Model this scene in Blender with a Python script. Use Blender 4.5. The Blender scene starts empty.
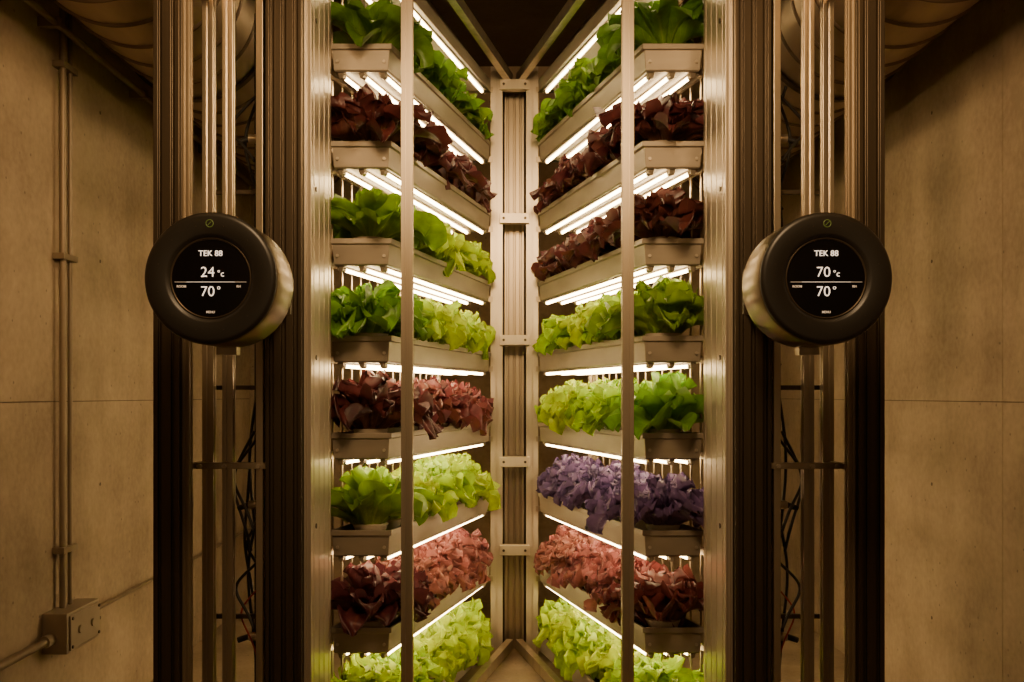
import bpy, math, random
from mathutils import Vector, Matrix
random.seed(7)
CZ=1.1
F=995.0
scene=bpy.context.scene
col=scene.collection

# ---------------------------------------------------------------- materials
def nt(name):
    m=bpy.data.materials.new(name); m.use_nodes=True
    t=m.node_tree; b=t.nodes['Principled BSDF']
    return m,t,b
def mk(name,color,rough=.5,metal=0.0,noise=0.0,scale=(8,8,8),bump=0.0,emit=None,es=0):
    m,t,b=nt(name)
    b.inputs['Roughness'].default_value=rough
    b.inputs['Metallic'].default_value=metal
    b.inputs['Base Color'].default_value=(*color,1)
    if noise>0:
        tc=t.nodes.new('ShaderNodeTexCoord'); mp=t.nodes.new('ShaderNodeMapping')
        mp.inputs['Scale'].default_value=scale
        n=t.nodes.new('ShaderNodeTexNoise'); n.inputs['Scale'].default_value=1; n.inputs['Detail'].default_value=6
        r=t.nodes.new('ShaderNodeValToRGB')
        r.color_ramp.elements[0].position=.3; r.color_ramp.elements[1].position=.7
        r.color_ramp.elements[0].color=(*[c*(1-noise) for c in color],1)
        r.color_ramp.elements[1].color=(*[min(1,c*(1+noise)) for c in color],1)
        t.links.new(tc.outputs['Object'],mp.inputs[0]); t.links.new(mp.outputs[0],n.inputs['Vector'])
        t.links.new(n.outputs['Fac'],r.inputs[0]); t.links.new(r.outputs[0],b.inputs['Base Color'])
        if bump>0:
            bp=t.nodes.new('ShaderNodeBump'); bp.inputs['Strength'].default_value=bump; bp.inputs['Distance'].default_value=.01
            t.links.new(n.outputs['Fac'],bp.inputs['Height']); t.links.new(bp.outputs[0],b.inputs['Normal'])
    if emit:
        b.inputs['Emission Color'].default_value=(*emit,1); b.inputs['Emission Strength'].default_value=es
    return m

def concrete(name,c0,c1,sc=1.0):
    m,t,b=nt(name)
    tc=t.nodes.new('ShaderNodeTexCoord')
    n1=t.nodes.new('ShaderNodeTexNoise'); n1.inputs['Scale'].default_value=1.9*sc; n1.inputs['Detail'].default_value=8; n1.inputs['Roughness'].default_value=.62; n1.inputs['Distortion'].default_value=.3
    n2=t.nodes.new('ShaderNodeTexNoise'); n2.inputs['Scale'].default_value=45*sc; n2.inputs['Detail'].default_value=5
    mp=t.nodes.new('ShaderNodeMapping'); mp.inputs['Scale'].default_value=(5,5,.9)
    n3=t.nodes.new('ShaderNodeTexNoise'); n3.inputs['Scale'].default_value=1; n3.inputs['Detail'].default_value=5
    v=t.nodes.new('ShaderNodeTexVoronoi'); v.inputs['Scale'].default_value=18
    L=t.links.new
    for n in (n1,n2,v): L(tc.outputs['Object'],n.inputs['Vector'])
    L(tc.outputs['Object'],mp.inputs[0]); L(mp.outputs[0],n3.inputs['Vector'])
    def math_(op,a,bv):
        x=t.nodes.new('ShaderNodeMath'); x.operation=op
        for i,q in enumerate((a,bv)):
            if isinstance(q,(int,float)): x.inputs[i].default_value=q
            else: L(q,x.inputs[i])
        return x.outputs[0]
    s=math_('ADD',math_('MULTIPLY',n1.outputs['Fac'],.60),math_('MULTIPLY',n2.outputs['Fac'],.18))
    s=math_('ADD',s,math_('MULTIPLY',n3.outputs['Fac'],.22))
    r=t.nodes.new('ShaderNodeValToRGB')
    r.color_ramp.elements[0].position=.38; r.color_ramp.elements[1].position=.62
    r.color_ramp.elements[0].color=(*c0,1); r.color_ramp.elements[1].color=(*c1,1)
    L(s,r.inputs[0])
    ph=t.nodes.new('ShaderNodeValToRGB'); ph.color_ramp.elements[0].position=.04; ph.color_ramp.elements[1].position=.10
    ph.color_ramp.elements[0].color=(.35,.35,.35,1)
    L(v.outputs['Distance'],ph.inputs[0])
    mx=t.nodes.new('ShaderNodeMix'); mx.data_type='RGBA'; mx.blend_type='MULTIPLY'; mx.inputs['Factor'].default_value=.75
    L(r.outputs[0],mx.inputs['A']); L(ph.outputs[0],mx.inputs['B']); L(mx.outputs['Result'],b.inputs['Base Color'])
    b.inputs['Roughness'].default_value=.8
    bp=t.nodes.new('ShaderNodeBump'); bp.inputs['Strength'].default_value=.45; bp.inputs['Distance'].default_value=.012
    L(s,bp.inputs['Height']); L(bp.outputs[0],b.inputs['Normal'])
    return m

M_wall=concrete('concrete_wall_mat',(.215,.155,.092),(.425,.32,.20))
M_floor=concrete('concrete_floor_mat',(.24,.18,.11),(.42,.32,.20),1.5)
M_ceil=concrete('concrete_ceiling_mat',(.07,.047,.027),(.12,.083,.047))  # darker than the walls: the ceiling's shadow is put into its colour
M_gap=mk('formwork_joint',(.09,.06,.034),.9)
M_alu=mk('anodised_aluminium',(.42,.345,.24),.34,.85,.15,(30,30,.8))
M_alud=mk('bronze_aluminium',(.075,.055,.034),.40,.7,.2,(40,40,.6))
M_tray=mk('tray_enamel',(.31,.26,.19),.42,.4,.12,(6,6,20))
M_rail=mk('light_steel',(.54,.46,.34),.32,.6,.1,(20,20,2))
M_soil=mk('growing_medium',(.05,.035,.022),.95,0,.5,(60,60,60),.6)
M_pot=mk('net_pot_plastic',(.65,.55,.40),.5)
M_blk=mk('black_cable_rubber',(.012,.01,.008),.5)
M_red=mk('red_cable',(.35,.03,.015),.5)
M_duct=mk('galvanised_duct',(.40,.31,.21),.40,.75,.15,(12,3,12))
M_ductr=mk('duct_seam',(.13,.09,.055),.5,.6)
M_cond=mk('painted_conduit',(.24,.18,.11),.45,.4,.15,(20,20,3))
M_box=mk('junction_box_paint',(.32,.25,.165),.5,.2,.1,(10,10,10))
M_led=mk('led_tube',(1,.9,.7),.4,0,emit=(1.0,.71,.36),es=31)
M_bezel=mk('gauge_bezel_black',(.016,.013,.009),.42,0)
M_scr=mk('gauge_screen_glass',(.004,.003,.003),.15,0)
M_txt=mk('display_text',(1,.9,.8),.5,emit=(1,.84,.68),es=1.3)
M_txtd=mk('display_text_dim',(.6,.5,.4),.5,emit=(1,.75,.5),es=.4)
M_icon=mk('icon_green',(.08,.13,.02),.5,emit=(.28,.32,.08),es=.05)
M_body,_t,_b=nt('brushed_steel')
_b.inputs['Metallic'].default_value=1; _b.inputs['Roughness'].default_value=.30
_tc=_t.nodes.new('ShaderNodeTexCoord'); _mp=_t.nodes.new('ShaderNodeMapping'); _mp.inputs['Scale'].default_value=(.4,500,.4)
_n=_t.nodes.new('ShaderNodeTexNoise'); _n.inputs['Scale'].default_value=1; _n.inputs['Detail'].default_value=2
_t.links.new(_tc.outputs['Object'],_mp.inputs[0]); _t.links.new(_mp.outputs[0],_n.inputs['Vector'])
_r=_t.nodes.new('ShaderNodeValToRGB'); _r.color_ramp.elements[0].position=.3; _r.color_ramp.elements[1].position=.7
_r.color_ramp.elements[0].color=(.19,.15,.10,1); _r.color_ramp.elements[1].color=(.29,.235,.16,1)
_t.links.new(_n.outputs['Fac'],_r.inputs[0]); _t.links.new(_r.outputs[0],_b.inputs['Base Color'])

def leafmat(name,cin,cout,vein,trans=.35,rough=.36):
    m,t,b=nt(name); L=t.links.new
    uv=t.nodes.new('ShaderNodeUVMap'); sp=t.nodes.new('ShaderNodeSeparateXYZ'); L(uv.outputs[0],sp.inputs[0])
    r=t.nodes.new('ShaderNodeValToRGB'); r.color_ramp.elements[0].position=.12; r.color_ramp.elements[1].position=.62
    r.color_ramp.elements[0].color=(*cin,1); r.color_ramp.elements[1].color=(*cout,1); L(sp.outputs[1],r.inputs[0])
    a=t.nodes.new('ShaderNodeMath'); a.operation='SUBTRACT'; a.inputs[1].default_value=.5; L(sp.outputs[0],a.inputs[0])
    ab=t.nodes.new('ShaderNodeMath'); ab.operation='ABSOLUTE'; L(a.outputs[0],ab.inputs[0])
    vr=t.nodes.new('ShaderNodeMapRange'); vr.inputs[1].default_value=.012; vr.inputs[2].default_value=.05; vr.inputs[3].default_value=.9; vr.inputs[4].default_value=0; L(ab.outputs[0],vr.inputs[0])
    q=t.nodes.new('ShaderNodeMath'); q.operation='MULTIPLY'; q.inputs[1].default_value=.9; L(ab.outputs[0],q.inputs[0])
    q2=t.nodes.new('ShaderNodeMath'); q2.operation='SUBTRACT'; L(sp.outputs[1],q2.inputs[0]); L(q.outputs[0],q2.inputs[1])
    q3=t.nodes.new('ShaderNodeMath'); q3.operation='MULTIPLY'; q3.inputs[1].default_value=44; L(q2.outputs[0],q3.inputs[0])
    q4=t.nodes.new('ShaderNodeMath'); q4.operation='SINE'; L(q3.outputs[0],q4.inputs[0])
    q5=t.nodes.new('ShaderNodeMapRange'); q5.inputs[1].default_value=.86; q5.inputs[2].default_value=1; q5.inputs[3].default_value=0; q5.inputs[4].default_value=.5; L(q4.outputs[0],q5.inputs[0])
    qm=t.nodes.new('ShaderNodeMath'); qm.operation='MAXIMUM'; L(vr.outputs[0],qm.inputs[0]); L(q5.outputs[0],qm.inputs[1])
    fv=t.nodes.new('ShaderNodeMath'); fv.operation='SUBTRACT'; fv.inputs[0].default_value=1.0; L(sp.outputs[1],fv.inputs[1])
    mu=t.nodes.new('ShaderNodeMath'); mu.operation='MULTIPLY'; L(qm.outputs[0],mu.inputs[0]); L(fv.outputs[0],mu.inputs[1])
    mx=t.nodes.new('ShaderNodeMix'); mx.data_type='RGBA'; L(mu.outputs[0],mx.inputs['Factor']); L(r.outputs[0],mx.inputs['A']); mx.inputs['B'].default_value=(*vein,1)
    tc=t.nodes.new('ShaderNodeTexCoord'); n=t.nodes.new('ShaderNodeTexNoise'); n.inputs['Scale'].default_value=20; n.inputs['Detail'].default_value=5; L(tc.outputs['Object'],n.inputs['Vector'])
    oi=t.nodes.new('ShaderNodeObjectInfo')
    h=t.nodes.new('ShaderNodeHueSaturation')
    mr=t.nodes.new('ShaderNodeMapRange'); mr.inputs[1].default_value=.3; mr.inputs[2].default_value=.7; mr.inputs[3].default_value=.55; mr.inputs[4].default_value=1.4; L(n.outputs['Fac'],mr.inputs[0]); L(mr.outputs[0],h.inputs['Value'])
    hr=t.nodes.new('ShaderNodeMapRange'); hr.inputs[3].default_value=.485; hr.inputs[4].default_value=.512; L(oi.outputs['Random'],hr.inputs[0]); L(hr.outputs[0],h.inputs['Hue'])
    L(mx.outputs['Result'],h.inputs['Color']); L(h.outputs[0],b.inputs['Base Color'])
    b.inputs['Roughness'].default_value=rough
    bp=t.nodes.new('ShaderNodeBump'); bp.inputs['Strength'].default_value=.4; bp.inputs['Distance'].default_value=.003
    n2=t.nodes.new('ShaderNodeTexVoronoi'); n2.feature='SMOOTH_F1'; n2.inputs['Scale'].default_value=55; L(tc.outputs['Object'],n2.inputs['Vector'])
    L(n2.outputs['Distance'],bp.inputs['Height']); L(bp.outputs[0],b.inputs['Normal'])
    tr=t.nodes.new('ShaderNodeBsdfTranslucent'); L(h.outputs[0],tr.inputs[0])
    ms=t.nodes.new('ShaderNodeMixShader'); ms.inputs[0].default_value=trans
    L(b.outputs[0],ms.inputs[1]); L(tr.outputs[0],ms.inputs[2]); L(ms.outputs[0],t.nodes['Material Output'].inputs[0])
    return m
LM={
 'green':leafmat('leaf_green',(.28,.42,.03),(.17,.34,.012),(.42,.55,.10),.3),
 'dark':leafmat('leaf_dark_green',(.19,.32,.02),(.090,.20,.008),(.30,.42,.07),.25),
 'lime':leafmat('leaf_lime',(.38,.50,.02),(.34,.51,.008),(.55,.64,.10),.32),
 'burg':leafmat('leaf_burgundy',(.18,.08,.04),(.095,.022,.023),(.30,.14,.08),.2),
 'red':leafmat('leaf_red',(.26,.12,.06),(.150,.033,.033),(.38,.19,.12),.25),
 'pink':leafmat('leaf_pink',(.42,.27,.15),(.30,.105,.098),(.50,.33,.22),.3),
 'purple':leafmat('leaf_purple',(.15,.10,.18),(.13,.085,.22),(.28,.20,.30),.22),
}

# ---------------------------------------------------------------- mesh builder
class MB:
    def __init__(s): s.v=[];s.f=[];s.m=[];s.mats=[];s.sm=[]
    def mi(s,mat):
        if mat not in s.mats: s.mats.append(mat)
        return s.mats.index(mat)
    def add(s,vs,fs,mat,smooth=False):
        o=len(s.v); s.v+= [tuple(p) for p in vs]; k=s.mi(mat)
        for f in fs: s.f.append(tuple(i+o for i in f)); s.m.append(k); s.sm.append(smooth)
    def box(s,x0,x1,y0,y1,z0,z1,mat):
        if x0>x1:x0,x1=x1,x0
        vs=[(x,y,z) for z in(z0,z1) for y in(y0,y1) for x in(x0,x1)]
        s.add(vs,[(0,2,3,1),(4,5,7,6),(0,1,5,4),(2,6,7,3),(0,4,6,2),(1,3,7,5)],mat)
    def beam(s,p,q,w,h,mat):
        p=Vector(p);q=Vector(q);d=(q-p).normalized()
        up=Vector((0,0,1)) if abs(d.z)<.9 else Vector((0,1,0))
        a=d.cross(up).normalized()*w/2; b=a.cross(d).normalized()*h/2
        vs=[p-a-b,p+a-b,p+a+b,p-a+b,q-a-b,q+a-b,q+a+b,q-a+b]
        s.add(vs,[(0,1,2,3),(4,7,6,5),(0,4,5,1),(1,5,6,2),(2,6,7,3),(3,7,4,0)],mat)
    def tube(s,p,q,r,mat,n=10,r2=None,caps=True):
        p=Vector(p);q=Vector(q);d=(q-p).normalized(); r2=r if r2 is None else r2
        up=Vector((0,0,1)) if abs(d.z)<.9 else Vector((0,1,0))
        a=d.cross(up).normalized(); b=a.cross(d).normalized()
        vs=[];
        for c,rr in((p,r),(q,r2)):
            for i in range(n):
                t=2*math.pi*i/n; vs.append(c+a*math.cos(t)*rr+b*math.sin(t)*rr)
        s.add(vs,[(i,(i+1)%n,n+(i+1)%n,n+i) for i in range(n)],mat,True)
        if caps:
            s.add(vs[:n],[tuple(range(n))[::-1]],mat); s.add(vs[n:],[tuple(range(n))],mat)
    def lathe_y(s,cx,cz,prof,mat,n=72,smooth=True):
        vs=[]
        for r,y in prof:
            for i in range(n):
                t=2*math.pi*i/n; vs.append((cx+r*math.cos(t),y,cz+r*math.sin(t)))
        fs=[]
        for k in range(len(prof)-1):
            for i in range(n):
                j=(i+1)%n; fs.append((k*n+i,k*n+j,(k+1)*n+j,(k+1)*n+i))
        s.add(vs,fs,mat,smooth)
    def disc_y(s,cx,cz,r,y,mat,n=72):
        s.add([(cx+r*math.cos(2*math.pi*i/n),y,cz+r*math.sin(2*math.pi*i/n)) for i in range(n)],[tuple(range(n))],mat)
    def tslot(s,x0,x1,y0,y1,z0,z1,mat,nx=2,ny=2,g=.010,dp=.011):
        if x0>x1:x0,x1=x1,x0
        pts=[]
        def side(a,b,nrm,n):
            a=Vector(a);b=Vector(b);L=(b-a).length;d=(b-a)/L;nv=Vector(nrm)
            pts.append(a)
            for i in range(n):
                c=L*(i+.5)/n
                pts.extend([a+d*(c-g/2),a+d*(c-g/2)-nv*dp,a+d*(c+g/2)-nv*dp,a+d*(c+g/2)])
        side((x0,y0),(x1,y0),(0,-1),nx); side((x1,y0),(x1,y1),(1,0),ny)
        side((x1,y1),(x0,y1),(0,1),nx); side((x0,y1),(x0,y0),(-1,0),ny)
        n=len(pts)
        vs=[(p.x,p.y,z0) for p in pts]+[(p.x,p.y,z1) for p in pts]
        fs=[(i,(i+1)%n,n+(i+1)%n,n+i) for i in range(n)]+[tuple(range(n))[::-1],tuple(range(n,2*n))]
        s.add(vs,fs,mat)
    def obj(s,name,parent=None,bevel=0):
        me=bpy.data.meshes.new(name); me.from_pydata(s.v,[],s.f)
        for m in s.mats: me.materials.append(m)
        me.polygons.foreach_set('material_index',s.m); me.polygons.foreach_set('use_smooth',s.sm); me.update()
        o=bpy.data.objects.new(name,me); col.objects.link(o)
        if parent: o.parent=parent
        if bevel:
            b=o.modifiers.new('b','BEVEL'); b.width=bevel; b.segments=2; b.limit_method='ANGLE'; b.angle_limit=math.radians(50)
        return o
def Z(r): return r+CZ
def empty(name,loc=(0,0,0)):
    e=bpy.data.objects.new(name,None); e.location=loc; col.objects.link(e); return e
def curve(name,pts,r,mat,parent=None):
    c=bpy.data.curves.new(name,'CURVE'); c.dimensions='3D'; c.bevel_depth=r; c.bevel_resolution=2; c.resolution_u=8
    if pts and not isinstance(pts[0],list): pts=[pts]
    for pl in pts:
        sp=c.splines.new('NURBS'); sp.points.add(len(pl)-1)
        for i,p in enumerate(pl): sp.points[i].co=(*p,1)
        sp.use_endpoint_u=True; sp.order_u=4
    c.materials.append(mat)
    o=bpy.data.objects.new(name,c); col.objects.link(o)
    if parent:o.parent=parent
    return o

# ---------------------------------------------------------------- room
W=1.40; YB=5.3; Y0=-1.6; CEIL=1.75
for sgn,nm in((-1,'left'),(1,'right')):
    mb=MB()
    mb.box(sgn*W+sgn*.006,sgn*(W+.15),Y0,YB,0,Z(CEIL),M_gap)
    ys=[Y0,-.4,1.64,2.87 if sgn>0 else 2.35,4.1 if sgn>0 else 3.95,YB]
    zs=[0,Z(-.02),Z(CEIL)]
    for i in range(len(ys)-1):
        for j in range(2):
            mb.box(sgn*W,sgn*(W+.008),ys[i]+.0016,ys[i+1]-.0016,zs[j]+.0014,zs[j+1]-.0014,M_wall)
    for y in (2.6,3.35,4.2):
        for z in (-.75,-.3,.45,.95):
            mb.tube((sgn*(W-.0005),y,Z(z)),(sgn*(W+.004),y,Z(z)),.006,M_ceil,12)
    mb.obj('wall_'+nm)
mb=MB(); mb.box(-W-.15,W+.15,YB,YB+.15,0,Z(CEIL),M_wall); mb.obj('wall_back')
mb=MB(); mb.box(-W-.15,W+.15,Y0,YB+.15,-.1,0,M_floor); mb.obj('floor')
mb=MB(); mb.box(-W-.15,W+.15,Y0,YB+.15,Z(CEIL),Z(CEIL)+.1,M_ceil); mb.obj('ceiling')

# ---------------------------------------------------------------- levels
D1,D2=3.0,4.17
XI1,XI2=.381,.100; TW=.181
lev=[(395-(57+97.3*(k-1)))/F*D1 for k in range(0,9)]
def xi(y): return XI1+(XI2-XI1)*(y-D1)/(D2-D1)

def tray(s,zc,name='planting_tray'):
    mb=MB()
    def ring(ins,z):
        a=[(s*(XI1+ins),D1+ins),(s*(XI1+TW-ins),D1+ins),(s*(XI2+TW-ins),D2-ins),(s*(XI2+ins),D2-ins)]
        return [(x,y,Z(zc+z)) for x,y in a]
    rs=[ring(.012,-.041),ring(.008,-.036),ring(.004,.022),ring(-.003,.024),ring(-.003,.040),ring(.004,.040),ring(.009,.018)]
    vs=[p for r in rs for p in r]; fs=[]
    for k in range(len(rs)-1):
        for i in range(4): fs.append((k*4+i,k*4+(i+1)%4,(k+1)*4+(i+1)%4,(k+1)*4+i))
    fs.append((3,2,1,0)); mb.add(vs,fs,M_tray)
    mb.add(rs[-1],[(0,1,2,3)],M_soil)
    mb.tube((s*(XI1+.02),D1+.004,Z(zc-.012)),(s*(XI1+.02),D1,Z(zc-.012)),.005,M_rail,8)
    mb.tube((s*(XI1+TW-.02),D1+.004,Z(zc-.012)),(s*(XI1+TW-.02),D1,Z(zc-.012)),.005,M_rail,8)
    return mb.obj(name,bevel=.0015)

def led(s,zc,fr3=(.15,.5,.85)):
    mb=MB(); zt=zc-.041
    for fr in fr3:
        x1=s*(XI1+TW*fr); x2=s*(XI2+TW*fr)
        mb.beam((x1,D1+.02,Z(zt-.003)),(x2,D2-.02,Z(zt-.003)),.018,.006,M_tray)
        mb.tube((x1+(x2-x1)*.03,D1+.035,Z(zt-.010)),(x2-(x2-x1)*.03,D2-.035,Z(zt-.010)),.0058,M_led,8)
        mb.tube((x1,D1+.02,Z(zt-.010)),(x1+(x2-x1)*.03,D1+.037,Z(zt-.010)),.008,M_tray,8)
        mb.tube((x2,D2-.02,Z(zt-.010)),(x2-(x2-x1)*.03,D2-.037,Z(zt-.010)),.008,M_tray,8)
    return mb.obj('led_grow_light')

# ---------------------------------------------------------------- lettuce
def leaf(mb,mat,az,L,Wd,e0,e1,ruf,freq,rnd,nu,nv,base_r,bow):
    ca,sa=math.cos(az),math.sin(az)
    rad=Vector((ca,sa,0)); tan=Vector((-sa,ca,0)); up=Vector((0,0,1))
    p=rad*base_r; vs=[];uv=[]
    ph=rnd.uniform(0,6.28); ph2=rnd.uniform(0,6.28); tw=rnd.uniform(-.35,.35)
    for j in range(nv+1):
        t=j/nv; e=e0+(e1-e0)*t**bow
        d=rad*math.cos(e)+up*math.sin(e); nrm=-rad*math.sin(e)+up*math.cos(e)
        if j: p=p+d*(L/nv)
        w=Wd*(.14+.86*math.sin(min(1,t*1.2)*math.pi*.5)**1.5)*(max(0,1-(max(0,t-.5)/.5)**2.6*.92))**.5
        for i in range(nu+1):
            sx=-1+2*i/nu
            edge=max(abs(sx)**2.0, (max(0,t-.7)/.3)**1.5)
            rr=ruf*edge*math.sin(freq*(t*3.1*(1 if sx>0 else -1)+sx*1.2)+ph)*min(1,t*2.2)
            rr+=ruf*.45*math.sin(7*t+2.5*sx+ph2)*t
            cup=.24*Wd*sx*sx
            tn=tan*(1-.15*edge)+nrm*tw*sx
            q=p+tn*(sx*w/2)+nrm*(cup+rr)+d*(ruf*.45*edge*math.cos(freq*t*2.3+ph2)) - d*(abs(sx)**2*w*.25*(t**2))
            vs.append(q); uv.append((i/nu,t))
    fs=[]
    for j in range(nv):
        for i in range(nu):
            a=j*(nu+1)+i; fs.append((a,a+1,a+nu+2,a+nu+1))
    mb.add(vs,fs,mat,True); mb.uv+=uv
def head(kind,mat,seed):
    rnd=random.Random(seed); mb=MB(); mb.uv=[]
    if kind=='butter': P=dict(n=28,L=.186,W=.132,ruf=.008,fr=2.5,nu=14,nv=16)
    elif kind=='loose': P=dict(n=42,L=.188,W=.116,ruf=.014,fr=5.5,nu=18,nv=22)
    else: P=dict(n=60,L=.178,W=.088,ruf=.013,fr=9,nu=20,nv=28)
    n=P['n']
    for i in range(n):
        q=i/(n-1)
        az=i*2.399+rnd.uniform(-.3,.3)
        e0=math.radians(54+32*q+rnd.uniform(-8,8)); e1=math.radians(-62+137*q+rnd.uniform(-30,30))
        L=P['L']*(1.02-.14*q)*rnd.uniform(.80,1.12); Wd=P['W']*(1.0-.35*q)*rnd.uniform(.8,1.15)
        leaf(mb,mat,az,L,Wd,e0,e1,P['ruf']*rnd.uniform(.7,1.3),P['fr'],rnd,P['nu'],P['nv'],.022*(1-q)+.002,1.5)
    me=bpy.data.meshes.new('lettuce_head_mesh'); me.from_pydata(mb.v,[],mb.f); me.materials.append(mat)
    me.polygons.foreach_set('use_smooth',[True]*len(mb.f))
    ul=me.uv_layers.new(name='UVMap')
    for lp in me.loops: ul.data[lp.index].uv=mb.uv[lp.vertex_index]
    me.update(); return me
cache={}
def get_heads(kind,colr):
    if (kind,colr) not in cache: cache[(kind,colr)]=[head(kind,LM[colr],hash_i+len(cache)*17) for hash_i in (1,2,3)]
    return cache[(kind,colr)]
def row(s,zc,front,rear,name,sc=1.0):
    e=empty(name,(s*(xi(3.6)+TW/2),3.6,Z(zc+.018)))
    n=9; rnd=random.Random(int(zc*1000)+s*5+77)
    def yy(i): return D1+.080+i*(D2-D1-.18)/(n-1)+(0 if i==0 else .008)
    for i in range(n):
        y=yy(i)
        k=front if i<2 else rear
        me=rnd.choice(get_heads(*k))
        o=bpy.data.objects.new('head_%d'%(i+1),me); col.objects.link(o)
        x=s*(xi(y)+TW/2+(.004 if i<7 else .016))+rnd.uniform(-.008,.008)
        o.parent=e; o.location=Vector((x,y+rnd.uniform(-.01,.01),Z(zc+.022)))-e.location
        o.rotation_euler=(rnd.uniform(-.12,.12),rnd.uniform(-.12,.12),rnd.uniform(0,6.28))
        k2=1.14 if i==0 else rnd.uniform(.88,.97); k2=min(k2,.80) if i==n-1 else k2
        kz=sc*(1.08 if i==0 else rnd.uniform(.94,1.07)); o.scale=(k2,k2,kz)
    mb=MB()
    for i in range(n):
        y=yy(i); x=s*(xi(y)+TW/2)-e.location.x
        mb.tube((x,y-3.6,-.004),(x,y-3.6,.032),.040,M_pot,20,.056)
    mb.obj('net_pots',e)

G=('butter','green');DK=('butter','dark');LG=('loose','green');LI=('loose','lime');BU=('loose','burg')
RD=('loose','red');PK=('frill','pink');PU=('frill','purple')
plan={-1:{1:(DK,LG,'green_lettuce_row'),2:(BU,BU,'red_lettuce_row'),3:(G,LI,'green_lettuce_row'),4:(LG,LI,'green_lettuce_row'),5:(BU,RD,'red_lettuce_row'),
          6:(G,LI,'green_lettuce_row'),7:(BU,PK,'red_lettuce_row'),8:(LI,LI,'green_lettuce_row')},
      1:{1:(DK,LG,'green_lettuce_row'),2:(BU,BU,'red_lettuce_row'),3:(BU,BU,'red_lettuce_row'),4:(LG,LI,'green_lettuce_row'),5:(G,LI,'green_lettuce_row'),
          6:(PU,PU,'purple_lettuce_row'),7:(RD,PK,'red_lettuce_row'),8:(LI,LI,'green_lettuce_row')}}
for s in(-1,1):
    for k in range(1,9):
        tray(s,lev[k])
        f,r,nm=plan[s][k]; row(s,lev[k],f,r,nm,.94 if k<=3 else 1.02)
    for k in range(1,8): led(s,lev[k])
    mb=MB(); z=Z(lev[0])
    vs=[(s*XI1,D1,z-.041),(s*(XI1+TW),D1,z-.041),(s*(XI2+TW),D2,z-.041),(s*XI2,D2,z-.041)]
    vs+=[(a,b,c+.05) for a,b,c in vs]
    mb.add(vs,[(0,3,2,1),(4,5,6,7),(0,1,5,4),(1,2,6,5),(2,3,7,6),(3,0,4,7)],M_tray)
    mb.obj('lamp_canopy',bevel=.002); led(s,lev[0],(.15,.75))

    # ---------------- rack frame
    mb=MB()
    ztop=Z(1.38)
    mb.tslot(s*.299,s*.332,2.835,2.87,0,Z(CEIL),M_alu,1,1,.008,.006)
    mb.tslot(s*.050,s*.100,4.18,4.225,0,ztop,M_rail,1,1,.009,.007)
    n=16
    for i in range(n):
        y=D1+.02+i*(D2-D1-.04)/(n-1); x=s*(xi(y)+TW+.035)
        mb.tube((x,y,.02),(x,y,Z(1.36)),.0042,M_alu,6)
    for z in [l-.03 for l in lev]:
        mb.beam((s*(XI1+TW+.022),D1,Z(z)),(s*(XI2+TW+.022),D2,Z(z)),.012,.022,M_alu)
        mb.beam((s*.09,D2+.012,Z(z)),(s*(XI2+TW+.03),D2+.012,Z(z)),.014,.022,M_alu)
    mb.tslot(s*(XI2+TW+.03),s*(XI2+TW+.07),4.16,4.20,0,ztop,M_alu,1,1,.009,.007)
    for z in(.045,Z(1.34)):
        mb.beam((s*.02,4.22,z),(s*.315,2.875,z),.028,.04,M_alu)
        mb.beam((s*(XI2+TW+.05),4.2,z),(s*(XI1+TW+.045),2.93,z),.028,.04,M_alu)
        mb.beam((s*.32,2.88,z),(s*.60,2.93,z),.028,.04,M_alu)
    mb.beam((s*.16,4.2,Z(1.37)),(s*.44,2.9,Z(1.37)),.02,.03,M_alu)
    mb.obj('vertical_farm_rack_frame')

    # ---------------- big column
    mb=MB()
    mb.tslot(s*.541,s*.561,2.60,2.89,0,Z(CEIL),M_rail,1,4,.008,.007)  # inner side of the column: its LED-lit look painted with a paler metal
    mb.tslot(s*.562,s*.655,2.575,2.70,0,Z(CEIL),M_alud,3,2,.012,.016)
    for z in(-.8,-.35,.1,.55,1.0):
        mb.tube((s*.5405,2.66,Z(z)),(s*.538,2.66,Z(z)),.007,M_alud,8)
    mb.obj('aluminium_column',bevel=.0012)

    # ---------------- equipment frame
    mb=MB(); T=Z(1.08)
    mb.tslot(s*.837,s*.901,2.45,2.51,0,T,M_alud,2,2,.009,.01)
    mb.tslot(s*.818,s*.836,2.47,2.50,0,T,M_cond,1,1,.006,.004)
    mb.tslot(s*.815,s*.845,2.66,2.69,0,T,M_alu,1,1,.006,.005)
    mb.tslot(s*.752,s*.780,2.62,2.65,0,T,M_alu,1,1,.006,.005)
    mb.box(s*.668,s*.686,2.60,2.63,0,T,M_alu)
    mb.tube((s*.715,2.80,0),(s*.715,2.80,T),.009,M_cond,10)
    mb.tube((s*.74,2.82,0),(s*.74,2.82,T),.006,M_blk,8)
    for z in(-.185,1.06,-1.06):
        mb.beam((s*.65,2.605,Z(z)),(s*.85,2.605,Z(z)),.02,.016,M_alu)
        mb.beam((s*.87,2.50,Z(z)),(s*.83,2.70,Z(z)),.02,.016,M_alu)
    for z in(.55,.02,-.6):
        mb.beam((s*.66,2.70,Z(z)),(s*.84,2.70,Z(z)),.012,.012,M_alud)
        mb.box(s*.700,s*.730,2.775,2.80,Z(z-.02),Z(z+.02),M_alud)
    for x in(.677,.766,.83):
        mb.tube((s*x,2.594,Z(-.185)),(s*x,2.584,Z(-.185)),.006,M_rail,6)
    for z in(1.06,-1.06,.16):
        mb.beam((s*.655,2.66,Z(z)),(s*.665,2.86,Z(z)),.016,.03,M_alud)
    mb.obj('equipment_frame',bevel=.001)

    # ---------------- cables
    rnd=random.Random(11 if s<0 else 23)
    cs=[]
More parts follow.
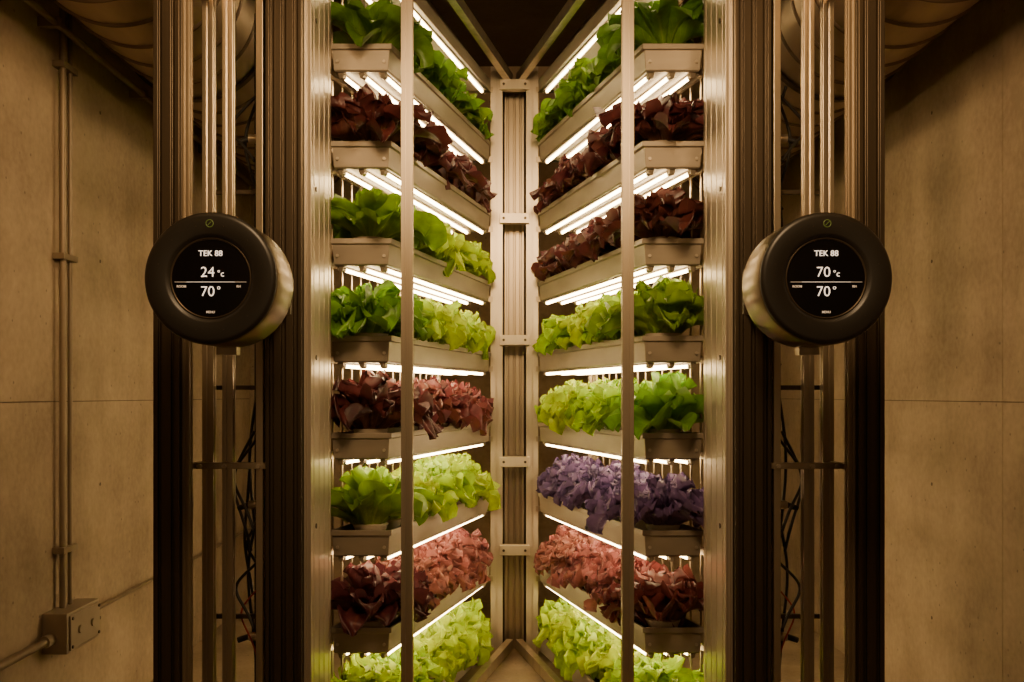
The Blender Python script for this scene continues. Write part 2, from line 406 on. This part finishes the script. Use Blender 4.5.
    def loopc(x,z0,z1,bulge,y=2.73):
        pts=[]; n=7
        for i in range(n+1):
            t=i/n; pts.append((s*(x+bulge*math.sin(math.pi*t)*(1+.4*math.sin(5*t))),y+.03*math.sin(4*t+x*9),Z(z0+(z1-z0)*t)))
        return pts
    cs+= [loopc(.70,.85,.50,.045),loopc(.69,.9,.45,.03,2.76),loopc(.71,.62,.38,-.03),loopc(.70,.1,-.55,.035),loopc(.695,.05,-.45,-.015,2.76),
          loopc(.72,-.1,-.42,.05,2.71),loopc(.71,-.3,-.75,.03),loopc(.70,-.7,-1.08,-.02),loopc(.70,.8,.62,.06,2.66),loopc(.70,-.12,-.36,.055,2.66),loopc(.70,-.45,-.62,.05,2.66)]
    for i in range(5):
        a=rnd.uniform(-.6,.6); cs.append(loopc(rnd.uniform(.69,.73),a,a+rnd.uniform(.15,.35),rnd.uniform(-.05,.06),2.70+.05*rnd.random()))
    cb=curve('cable_bundle',cs,.0042,M_blk)
    rc=curve('red_wire',[loopc(.70,-.52,-.70,.045,2.69)],.0025,M_red,cb)
    mb=MB()
    for z in(-.30,-.66,.70):
        mb.tube((s*.70,2.72,Z(z)),(s*.735,2.72,Z(z)),.012,M_rail,10); mb.tube((s*.735,2.72,Z(z)),(s*.765,2.72,Z(z-.01)),.008,M_blk,10)
        mb.box(s*.69,s*.702,2.705,2.735,Z(z-.018),Z(z+.018),M_blk)
    mb.obj('cable_connectors',cb)

    # ---------------- duct
    mb=MB(); xc=s*1.10; zc=Z(1.27); R=.25
    y=.2; st=.17
    while y<YB-st-.02:
        mb.lathe_y(xc,zc,[(R,y),(R,y+st-.016)],M_duct,72)
        mb.lathe_y(xc,zc,[(R,y+st-.016),(R+.005,y+st-.013),(R+.008,y+st-.008),(R+.005,y+st-.003),(R,y+st)],M_ductr,72); y+=st
    for yy_ in(1.6,3.4,5.0):
        mb.lathe_y(xc,zc,[(R+.004,yy_),(R+.012,yy_),(R+.012,yy_+.03),(R+.004,yy_+.03)],M_alud,64,False)
        mb.tube((xc,yy_+.015,zc+R),(xc,yy_+.015,Z(CEIL)),.006,M_alud,8)
    mb.obj('spiral_ventilation_duct')

# ---------------- central rear column + cross bars
mb=MB()
mb.tslot(-.042,.042,4.30,4.38,0,Z(1.36),M_alu,3,2,.009,.012)
for z in(.74,.23,-.28,-.65,1.30):
    mb.box(-.062,.062,4.16,4.20,Z(z-.021),Z(z+.021),M_rail)
    for x in(-.045,.045): mb.tube((x,4.16,Z(z)),(x,4.154,Z(z)),.006,M_alud,6)
mb.box(-.10,.10,4.385,4.40,0,Z(1.36),M_alud)
mb.obj('rack_corner_column',bevel=.0012)

# ---------------- left wall services
mb=MB()
yv=3.02
for dy,r in((0,.010),(.05,.007)):
    mb.tube((-W+.022,yv+dy,Z(-.66)),(-W+.022,yv+dy,Z(CEIL)),r,M_cond,12)
for z in(1.0,.42,-.47):
    mb.box(-W+.001,-W+.036,yv-.025,yv+.075,Z(z-.009),Z(z+.009),M_cond)
mb.tube((-W+.025,.4,Z(-.72)),(-W+.025,2.93,Z(-.72)),.012,M_cond,12)
mb.tube((-W+.025,3.16,Z(-.70)),(-W+.025,YB-.01,Z(-.70)),.007,M_cond,12)
mb.tube((-W+.025,2.89,Z(-.72)),(-W+.025,2.94,Z(-.72)),.018,M_box,12)
mb.obj('electrical_conduit')
mb=MB()
mb.tube((-W+.05,.4,Z(1.09)),(-W+.05,YB-.01,Z(1.09)),.011,M_cond,12)
for y in(2.9,3.6,4.4): mb.box(-W+.001,-W+.065,y,y+.02,Z(1.075),Z(1.105),M_cond)
mb.obj('water_pipe')
mb=MB()
mb.box(-W,-W+.075,2.93,3.16,Z(-.765),Z(-.645),M_box)
mb.box(-W+.075,-W+.082,2.94,3.15,Z(-.757),Z(-.653),M_box)
for y in(2.95,3.14):
    for z in(-.747,-.663): mb.tube((-W+.082,y,Z(z)),(-W+.085,y,Z(z)),.005,M_alud,8)
for y in (3.0,3.09):
    mb.tube((-W+.082,y,Z(-.705)),(-W+.088,y,Z(-.705)),.012,M_box,16)
mb.obj('junction_box',bevel=.003)

# ---------------- gauges
def text(body,size,x,y,z,mat,parent,name,off=.012,sx=1):
    c=bpy.data.curves.new(name,'FONT'); c.body=body; c.size=size; c.align_x='CENTER'; c.align_y='CENTER'; c.extrude=.0006
    c.materials.append(mat); c.offset=size*off
    o=bpy.data.objects.new(name,c); col.objects.link(o); o.location=(x,y,z); o.rotation_euler=(math.pi/2,0,0); o.parent=parent; o.scale=(sx,1,1)
for s,t1 in((-1,'24'),(1,'70')):
    gx=-.641 if s<0 else .630; gz=Z(.241); g=empty('climate_gauge',(gx,2.05,gz))
    mb=MB(); R=.137
    mb.lathe_y(0,0,[(R-.001,.010),(R+.0008,.012),(R+.0008,.156)],M_body,96)
    mb.lathe_y(0,0,[(R+.0008,.156),(R-.004,.161),(R-.03,.165),(.0,.165)],M_body,96)
    mb.lathe_y(0,0,[(.084,.004),(.089,-.001),(.093,-.003),(.126,-.003),(.131,-.002),(R-.002,.002),(R-.0005,.005),(R-.001,.011)],M_bezel,96)
    mb.lathe_y(0,0,[(.080,.006),(.0825,.002),(.0845,.0045)],M_alud,96)
    mb.disc_y(0,0,.082,.0055,M_scr,96)
    for i in range(12):
        a=math.radians(30*i+15); r=.110
        mb.tube((r*math.cos(a),-.0035,r*math.sin(a)),(r*math.cos(a),.002,r*math.sin(a)),.0012,M_alud,6)
    mb.tube((0,.165,0),(0,.30,0),.045,M_alud,24)
    mb.box(-.10,.10,.30,.312,-.05,.05,M_alud)
    mb.beam((-s*.03,.306,0),(-s*.03,.545,0),.03,.05,M_alud)
    mb.box(-.022,.022,.12,.15,-R-.016,-R+.006,M_alu)
    mb.obj('body',g)
    yt=.0035
    text('TEK 88',.0165,0,yt,.051,M_txt,g,'title',-.004,1.0)
    text(t1,.030,-.006,yt,.012,M_txt,g,'temperature',-.012); text('°c',.018,.021,yt,.009,M_txt,g,'unit',-.01)
    text('70',.030,-.006,yt,-.028,M_txt,g,'humidity',-.012); text('°',.024,.017,yt,-.027,M_txt,g,'unit_humidity',-.01)
    text('ROOM',.0065,-.060,yt,-.017,M_txtd,g,'label_1'); text('RH',.0065,.058,yt,-.017,M_txtd,g,'label_2')
    text('MENU',.0065,0,yt,-.070,M_txtd,g,'label_3')
    mb=MB(); mb.box(-.074,.074,.003,.0045,-.0080,-.0074,M_txtd); mb.box(-.05,.05,.0028,.0045,-.0079,-.0075,M_txt)
    mb.obj('divider_line',g)
    mb=MB()
    mb.lathe_y(0,.112,[(.0065,-.0032),(.0075,-.0042),(.0085,-.0032)],M_icon,20)
    mb.beam((-.004,-.004,.108),(.004,-.004,.116),.001,.0015,M_icon)
    mb.obj('leaf_icon',g)

# ---------------- lights
def area(name,loc,target,sx,sy,pw,colr):
    l=bpy.data.lights.new(name,'AREA'); l.shape='RECTANGLE'; l.size=sx; l.size_y=sy; l.energy=pw; l.color=colr
    o=bpy.data.objects.new(name,l); col.objects.link(o); o.location=loc
    o.rotation_euler=(Vector(target)-Vector(loc)).to_track_quat('-Z','Y').to_euler(); return o
for s in(-1,1):
    a=area('unseen_wall_fill',(s*.15,1.4,Z(1.15)),(s*1.4,3.1,Z(.62)),.25,.5,14,(1,.645,.325)); a.data.spread=math.radians(130)  # unseen area light without a fixture, added to brighten the side wall
w=bpy.data.worlds.new('world'); scene.world=w; w.use_nodes=True
w.node_tree.nodes['Background'].inputs[0].default_value=(1,.645,.34,1); w.node_tree.nodes['Background'].inputs[1].default_value=.26

# ---------------- camera
cam=bpy.data.cameras.new('camera'); cam.sensor_width=36; cam.lens=36*F/1024; cam.shift_x=.0039; cam.shift_y=54/1024; cam.clip_start=.01
co=bpy.data.objects.new('camera',cam); col.objects.link(co); co.location=(-.027,0,CZ); co.rotation_euler=(math.pi/2,0,0)
scene.camera=co
